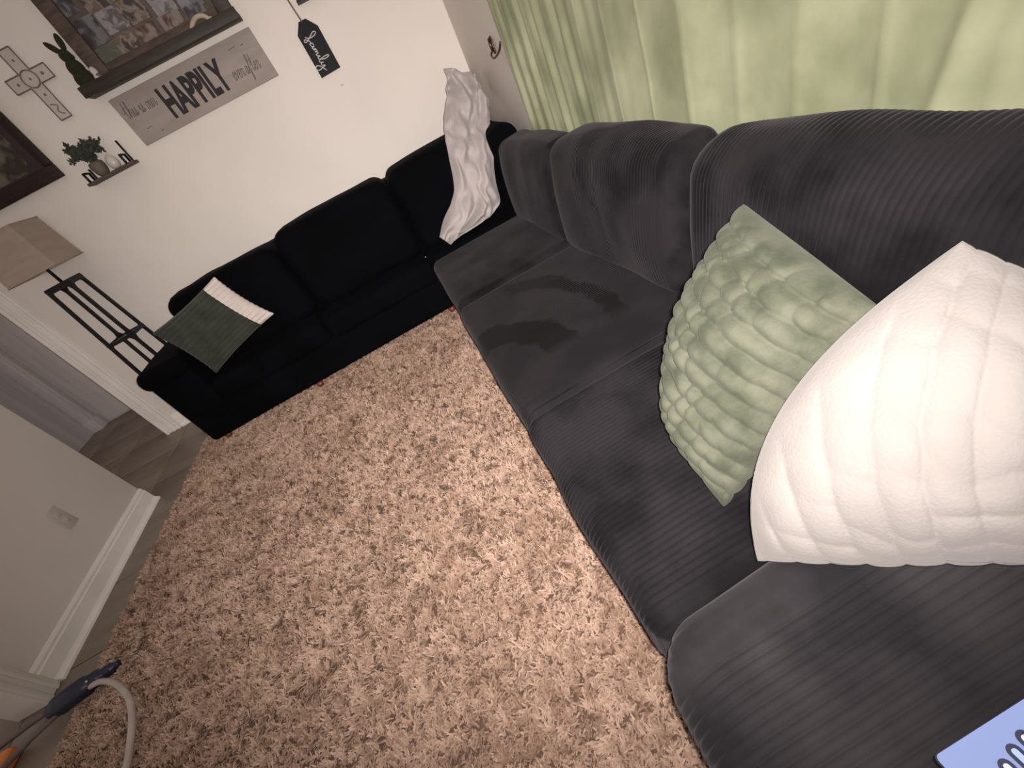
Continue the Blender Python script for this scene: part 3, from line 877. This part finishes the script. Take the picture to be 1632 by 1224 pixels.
def photo_mat(i, a, b, c, sc=20):
    mt = bpy.data.materials.new('photo_print'); mt.use_nodes = True
    nt = mt.node_tree; bs = nt.nodes['Principled BSDF']; bs.inputs['Roughness'].default_value = .4
    tc = nt.nodes.new('ShaderNodeTexCoord'); mp = nt.nodes.new('ShaderNodeMapping'); mp.inputs['Location'].default_value = (i * 3.7, i * 1.3, i * 2.1)
    vo = nt.nodes.new('ShaderNodeTexNoise'); vo.inputs['Scale'].default_value = sc; vo.inputs['Detail'].default_value = 3; vo.inputs['Distortion'].default_value = .5
    rp = nt.nodes.new('ShaderNodeValToRGB')
    rp.color_ramp.elements[0].position = .40; rp.color_ramp.elements[1].position = .60
    e = rp.color_ramp.elements.new(.5)
    for el, col in zip(rp.color_ramp.elements, (a, b, c)): el.color = (*[.62 * q for q in col], 1)
    nt.links.new(tc.outputs['Object'], mp.inputs[0]); nt.links.new(mp.outputs[0], vo.inputs['Vector'])
    nt.links.new(vo.outputs['Fac'], rp.inputs[0]); nt.links.new(rp.outputs[0], bs.inputs['Base Color'])
    return mt
pal = [((.04, .035, .045), (.10, .09, .11), (.22, .20, .22)), ((.30, .28, .30), (.40, .37, .39), (.16, .13, .13)),
       ((.10, .03, .028), (.17, .10, .085), (.30, .25, .22)), ((.12, .12, .09), (.19, .19, .15), (.15, .12, .10)),
       ((.20, .13, .09), (.33, .28, .24), (.07, .045, .04)), ((.19, .18, .20), (.12, .115, .13), (.30, .29, .31))]
cards = [(-1.03, 2.40, .14, .16, 0, 0), (-.985, 2.235, .12, .125, 0, 0), (-.985, 2.11, .13, .115, 3, .05), (-.85, 2.36, .15, .14, 4, 0), (-.845, 2.245, .135, .115, 1, 0),
         (-.865, 2.115, .125, .115, 4, .04), (-.715, 2.37, .13, .15, 2, 0), (-.72, 2.235, .13, .11, 4, 0), (-.73, 2.12, .12, .105, 2, -.04), (-.575, 2.36, .12, .15, 5, 0),
         (-.565, 2.22, .125, .125, 1, .03), (-.575, 2.115, .13, .10, 2, 0), (-.435, 2.35, .12, .16, 3, 0), (-.425, 2.20, .13, .14, 5, 0), (-.43, 2.105, .11, .09, 0, -.05), (-.99, 2.53, .14, .1, 2, 0), (-.82, 2.52, .14, .1, 5, 0), (-.66, 2.52, .13, .1, 1, 0), (-.5, 2.52, .13, .1, 4, 0)]
for i, (x, z, w, h, pi_, ro) in enumerate(cards):
    cs, sn = math.cos(ro), math.sin(ro)
    poly = [(x + cs * a_ * w / 2 - sn * b_ * h / 2, z + sn * a_ * w / 2 + cs * b_ * h / 2) for a_, b_ in ((-1, -1), (1, -1), (1, 1), (-1, 1))]
    prism_xz('photo', poly, WY - .033 - .0008 * (i % 4), WY - .0295, photo_mat(i, *pal[pi_]), fr)

# topiary rabbit on the ledge
rb = empty('moss_rabbit', (-1.17, WY - .06, 2.032), 'dark moss rabbit figurine sitting at the left end of the ledge', 'figurine')
def rotxz(d):
    a_ = math.radians(d); return np.array([[math.cos(a_), 0, math.sin(a_)], [0, 1, 0], [-math.sin(a_), 0, math.cos(a_)]])
V, F = join_arrays([ellipsoid_arrays((-1.180, WY - .055, 2.078), (.054, .036, .052)), ellipsoid_arrays((-1.180, WY - .055, 2.130), (.043, .032, .050)), ellipsoid_arrays((-1.145, WY - .058, 2.050), (.028, .028, .020))])
obj('body', V, F, M['moss'], rb)
V, F = join_arrays([ellipsoid_arrays((-1.178, WY - .056, 2.192), (.032, .027, .033)), ellipsoid_arrays((-1.160, WY - .056, 2.180), (.018, .018, .016))])
hd = obj('head', V, F, M['moss'], rb)
V, F = ellipsoid_arrays((-1.205, WY - .055, 2.240), (.016, .009, .042), rotxz(-32)); obj('ear', V, F, M['moss'], rb)
V, F = ellipsoid_arrays((-1.152, WY - .055, 2.248), (.018, .009, .040), rotxz(12)); obj('ear', V, F, M['moss'], rb)

fg = empty('white_figurine', (-1.105, WY - .075, 2.032), 'small white and grey ornament between the moss rabbit and the collage', 'figurine')
V, F = lathe_arrays([(.022, 0), (.024, .02), (.017, .04), (.019, .055), (.013, .07), (.004, .076)], (-1.105, WY - .08, 2.032), 14)
obj('body', V, F, M['ceramic'], fg)
V, F = ellipsoid_arrays((-1.095, WY - .088, 2.062), (.013, .018, .010), None, 10, 8); obj('grey_patch', V, F, M['greymetal'], fg)
dw = empty('driftwood', (-.42, WY - .09, 2.032), 'bent cream ornament lying at the right end of the ledge', 'ornament')
tube('branch', catmull([(-.50, WY - .09, 2.050), (-.47, WY - .092, 2.072), (-.435, WY - .095, 2.082), (-.40, WY - .095, 2.074), (-.375, WY - .095, 2.046)], 5), .012, M['bone'], dw, 10)
V, F = ellipsoid_arrays((-.372, WY - .095, 2.046), (.014, .012, .016), None, 10, 8); obj('tip', V, F, M['bone'], dw)

# wall cross
cr = empty('wall_cross', (-1.435, WY, 1.99), 'taupe cross with brown outline and a ring at its centre', 'cross')
cx, a_ = -1.435, .034
cz = 2.19
pl = [(cx - a_, 1.985), (cx + a_, 1.985), (cx + a_, cz - a_), (cx + .118, cz - a_), (cx + .118, cz + a_), (cx + a_, cz + a_), (cx + a_, 2.335), (cx - a_, 2.335), (cx - a_, cz + a_), (cx - .118, cz + a_), (cx - .118, cz - a_), (cx - a_, cz - a_)]
prism_xz('plate', pl, WY - .010, WY - .001, M['cross'], cr)
parts = [tube_arrays([(p[0], WY - .011, p[1]), (q[0], WY - .011, q[1])], .0034, 6) for p, q in zip(pl, pl[1:] + pl[:1])]
V, F = join_arrays(parts); obj('outline', V, F, M['cross_e'], cr)
tube('centre_ring', [(cx + .041 * math.cos(t), WY - .013, cz + .041 * math.sin(t)) for t in np.linspace(0, 2 * math.pi, 28, endpoint=False)], .0034, M['cross_e'], cr, 6, True)
for (x, z, s_) in ((cx, cz, .006), (cx - .075, cz, .007), (cx + .075, cz, .008), (cx, cz + .09, .006), (cx, cz - .08, .007)):
    V, F = ellipsoid_arrays((x, WY - .011, z), (s_, .003, s_), None, 10, 6); obj('stud', V, F, M['cross_e'], cr)
tube('inset_line', catmull([(cx - .018, WY - .011, cz - .125), (cx + .010, WY - .011, cz - .14), (cx - .008, WY - .011, cz - .165), (cx + .014, WY - .011, cz - .185)], 5), .0028, M['cross_e'], cr, 6)

# dark framed picture at the edge
df = empty('framed_picture', (-2.0, WY, 1.77), 'dark brown framed picture at the left edge above the lamp', 'picture frame')
X0, X1, Z0, Z1 = -2.30, -1.695, 1.765, 2.22
bw = .085
box('frame_rail', (X0, WY - .03, Z0), (X1, WY, Z0 + .075), M['frame_dark'], df, .004)
box('frame_rail', (X0, WY - .03, Z1 - bw), (X1, WY, Z1), M['frame_dark'], df, .004)
box('frame_side', (X0, WY - .03, Z0 + .075), (X0 + bw, WY, Z1 - bw), M['frame_dark'], df, .004)
box('frame_side', (X1 - .05, WY - .03, Z0 + .075), (X1, WY, Z1 - bw), M['frame_dark'], df, .004)
box('mount', (X0 + bw, WY - .014, Z0 + .075), (X1 - .05, WY - .002, Z1 - bw), material('dark_mount', (.022, .013, .016), .8, (.03, .018, .02), 10), df, .001)
ix0, ix1, iz0, iz1, cc = X0 + .12, X1 - .095, Z0 + .085, Z1 - .11, .06
prism_xz('print', [(ix0 + cc, iz0), (ix1 - cc, iz0), (ix1, iz0 + cc), (ix1, iz1 - cc), (ix1 - cc, iz1), (ix0 + cc, iz1), (ix0, iz1 - cc), (ix0, iz0 + cc)], WY - .0155, WY - .0145,
         photo_mat(31, (.035, .025, .02), (.12, .10, .07), (.19, .155, .13), 11), df)

# little shelf with plant and egg
sf = empty('small_wall_shelf', (-1.44, WY, 1.655), 'tiny wooden wall shelf with black metal side loops below the cross', 'shelf')
prism = box('board', (-1.605, WY - .085, 1.655), (-1.285, WY, 1.672), M['shelfwood'], sf, .003)
for x, hi_ in ((-1.578, .066), (-1.325, .125)):
    p = [(x, WY - .078, 1.672), (x, WY - .078, 1.672 + .06), (x, WY - .006, 1.672 + .06)]
    tube('side_loop', [(x, WY - .08, 1.668), (x, WY - .08, 1.722), (x, WY - .045, 1.722), (x, WY - .008, 1.722), (x, WY - .008, 1.668)], .0075, M['black'], sf, 6)
    tube('side_post', [(x + .018, WY - .012, 1.660), (x + .018, WY - .012, 1.672 + hi_)], .0065, M['black'], sf, 6)
pp = empty('potted_plant', (-1.485, WY - .045, 1.672), 'bushy dark green plant in a taupe pot on the tiny shelf', 'plant')
V, F = lathe_arrays([(.026, 0), (.038, .02), (.045, .05), (.042, .072), (.036, .078)], (-1.485, WY - .05, 1.672), 20)
obj('pot', V, F, M['pot'], pp)
for k in range(22):
    az = rng.uniform(0, 2 * np.pi); sp_ = rng.uniform(.25, 1.15); hgt = rng.uniform(.05, .13)
    root = np.array([-1.485, WY - .05, 1.745])
    tip = root + np.array([math.cos(az) * sp_ * .135 - .010, -abs(math.sin(az)) * .05 + .01, hgt * (1.15 - .55 * sp_ * .8)])
    midp = (root + tip) / 2 + np.array([0, 0, .03])
    cv = catmull([root, midp, tip], 6)
    parts = [tube_arrays(cv, .0022, 5)]
    for q in cv[2:]:
        for _ in range(5):
            dv = rng.normal(0, 1, 3); dv[1] *= .5; dv /= np.linalg.norm(dv)
            ln = rng.uniform(.014, .030)
            s_ = np.cross(dv, [0, 1, 0.2]); s_ /= max(np.linalg.norm(s_), 1e-6)
            b0_ = q; t_ = q + dv * ln; m_ = q + dv * ln * .5
            parts.append(([b0_, m_ + s_ * ln * .26, t_, m_ - s_ * ln * .26, m_ + np.array([0, -.002, 0])], [(0, 1, 4), (1, 2, 4), (2, 3, 4), (3, 0, 4)]))
    V, F = join_arrays(parts)
    V = [(v[0], min(v[1], WY - .002), v[2]) for v in V]
    obj('sprig', V, F, M['leaf'], pp)
V, F = lathe_arrays([(.012, 0), (.027, .010), (.034, .030), (.031, .052), (.020, .072), (.008, .082), (.001, .084)], (-1.395, WY - .052, 1.672), 20)
tag(obj('white_egg', V, F, M['ceramic']), 'white egg-shaped ceramic ornament beside the plant on the tiny shelf', 'ornament')

# ------------------------------------------------------------------ lower left: hose handle and orange thing
hh_ = empty('hose_handle', (-2.02, 1.28, .016), 'navy handle with a curved white tube and two grey rods on the rug edge', 'hose')
V, F = tube_arrays(catmull([(-2.20, 1.285, .060), (-2.15, 1.292, .066), (-2.09, 1.305, .066), (-2.04, 1.325, .056), (-2.00, 1.345, .045), (-1.965, 1.36, .04)], 6), [.034] * 4 + [.042] * 12 + [.034] * 5 + [.024] * 6 + [.014] * 4, 16)
obj('grip', V, F, M['navy'], hh_)
tube('white_tube', catmull([(-2.06, 1.30, .06), (-1.98, 1.285, .065), (-1.88, 1.225, .065), (-1.79, 1.135, .06), (-1.735, 1.05, .06), (-1.70, .95, .055), (-1.685, .87, .05), (-1.70, .75, .045)], 6), .0115, M['tubewhite'], hh_, 12)
V, F = ellipsoid_arrays((-2.035, 1.305, .088), (.005, .005, .004), None, 10, 6); obj('rivet', V, F, M['ceramic'], hh_)
tube('rod', [(-2.18, 1.315, .055), (-2.32, 1.298, .05), (-2.60, 1.235, .05)], .0115, M['rod'], hh_, 8)
tube('rod', [(-2.17, 1.265, .055), (-2.27, 1.222, .05), (-2.44, 1.08, .05)], .0115, M['rod'], hh_, 8)
ob = empty('orange_block', (-2.42, 1.22, 0), 'bright orange plastic piece at the bottom left corner', 'toy')
V, F, N = rbox((-2.50, 1.155, 0), (-2.365, 1.245, .055), .015, 3); obj('body', V, F, M['orange'], ob)
V, F = lathe_arrays([(.02, 0), (.024, .004), (.022, .012), (.012, .016)], (-2.43, 1.20, .054), 16); obj('knob', V, F, M['orange'], ob)

# ------------------------------------------------------------------ tablet with lit screen
tb = empty('tablet', (.36, -.06, .51), 'tablet with a glowing pale blue screen on the nearest sofa seat', 'tablet')
TX0, TX1, TY0, TY1, TZ = .207, .46, -.16, .0195, .526
def rrect(x0, x1, y0, y1, r, z, k=6):
    P = []
    for (cx_, cy_, a0_) in ((x1 - r, y1 - r, 0), (x0 + r, y1 - r, 90), (x0 + r, y0 + r, 180), (x1 - r, y0 + r, 270)):
        for t in np.linspace(a0_, a0_ + 90, k): P.append((cx_ + r * math.cos(math.radians(t)), cy_ + r * math.sin(math.radians(t)), z))
    return P
def slab(name, x0, x1, y0, y1, r, za, zb, mat, parent):
    A = rrect(x0, x1, y0, y1, r, za); B = rrect(x0, x1, y0, y1, r, zb); n = len(A)
    return obj(name, A + B, [tuple(range(n - 1, -1, -1)), tuple(range(n, 2 * n))] + [(i, (i + 1) % n, n + (i + 1) % n, n + i) for i in range(n)], mat, parent, False)
slab('case', TX0, TX1, TY0, TY1, .006, TZ - .010, TZ - .001, M['tab_body'], tb)
slab('screen', TX0 + .002, TX1 - .002, TY0 + .002, TY1 - .001, .005, TZ - .0012, TZ, M['screen'], tb)
def pill(x0, x1, y0, y1, outer, inner):
    p_ = slab('button', x0, x1, y0, y1, min(x1 - x0, y1 - y0) / 2 * .98, TZ, TZ + .0006, outer, tb)
    d = min(x1 - x0, y1 - y0) * .28
    slab('button_mark', x0 + d, x1 - d, y0 + d, y1 - d, min(x1 - x0, y1 - y0) / 2 * .4, TZ + .0006, TZ + .0010, inner, p_)
for (x0, x1, y0, y1, o_, i_) in ((.250, .264, -.045, -.005, M['icon_d'], M['icon_l']), (.268, .282, -.040, .0, M['icon_d'], M['icon_b']), (.286, .301, -.022, .004, M['icon_d'], M['icon_l']), (.306, .331, -.020, .008, M['icon_d'], M['icon_l']), (.302, .317, -.052, -.028, M['icon_d'], M['icon_l']), (.323, .338, -.052, -.028, M['icon_d'], M['icon_l'])):
    pill(x0, x1, y0, y1, o_, i_)
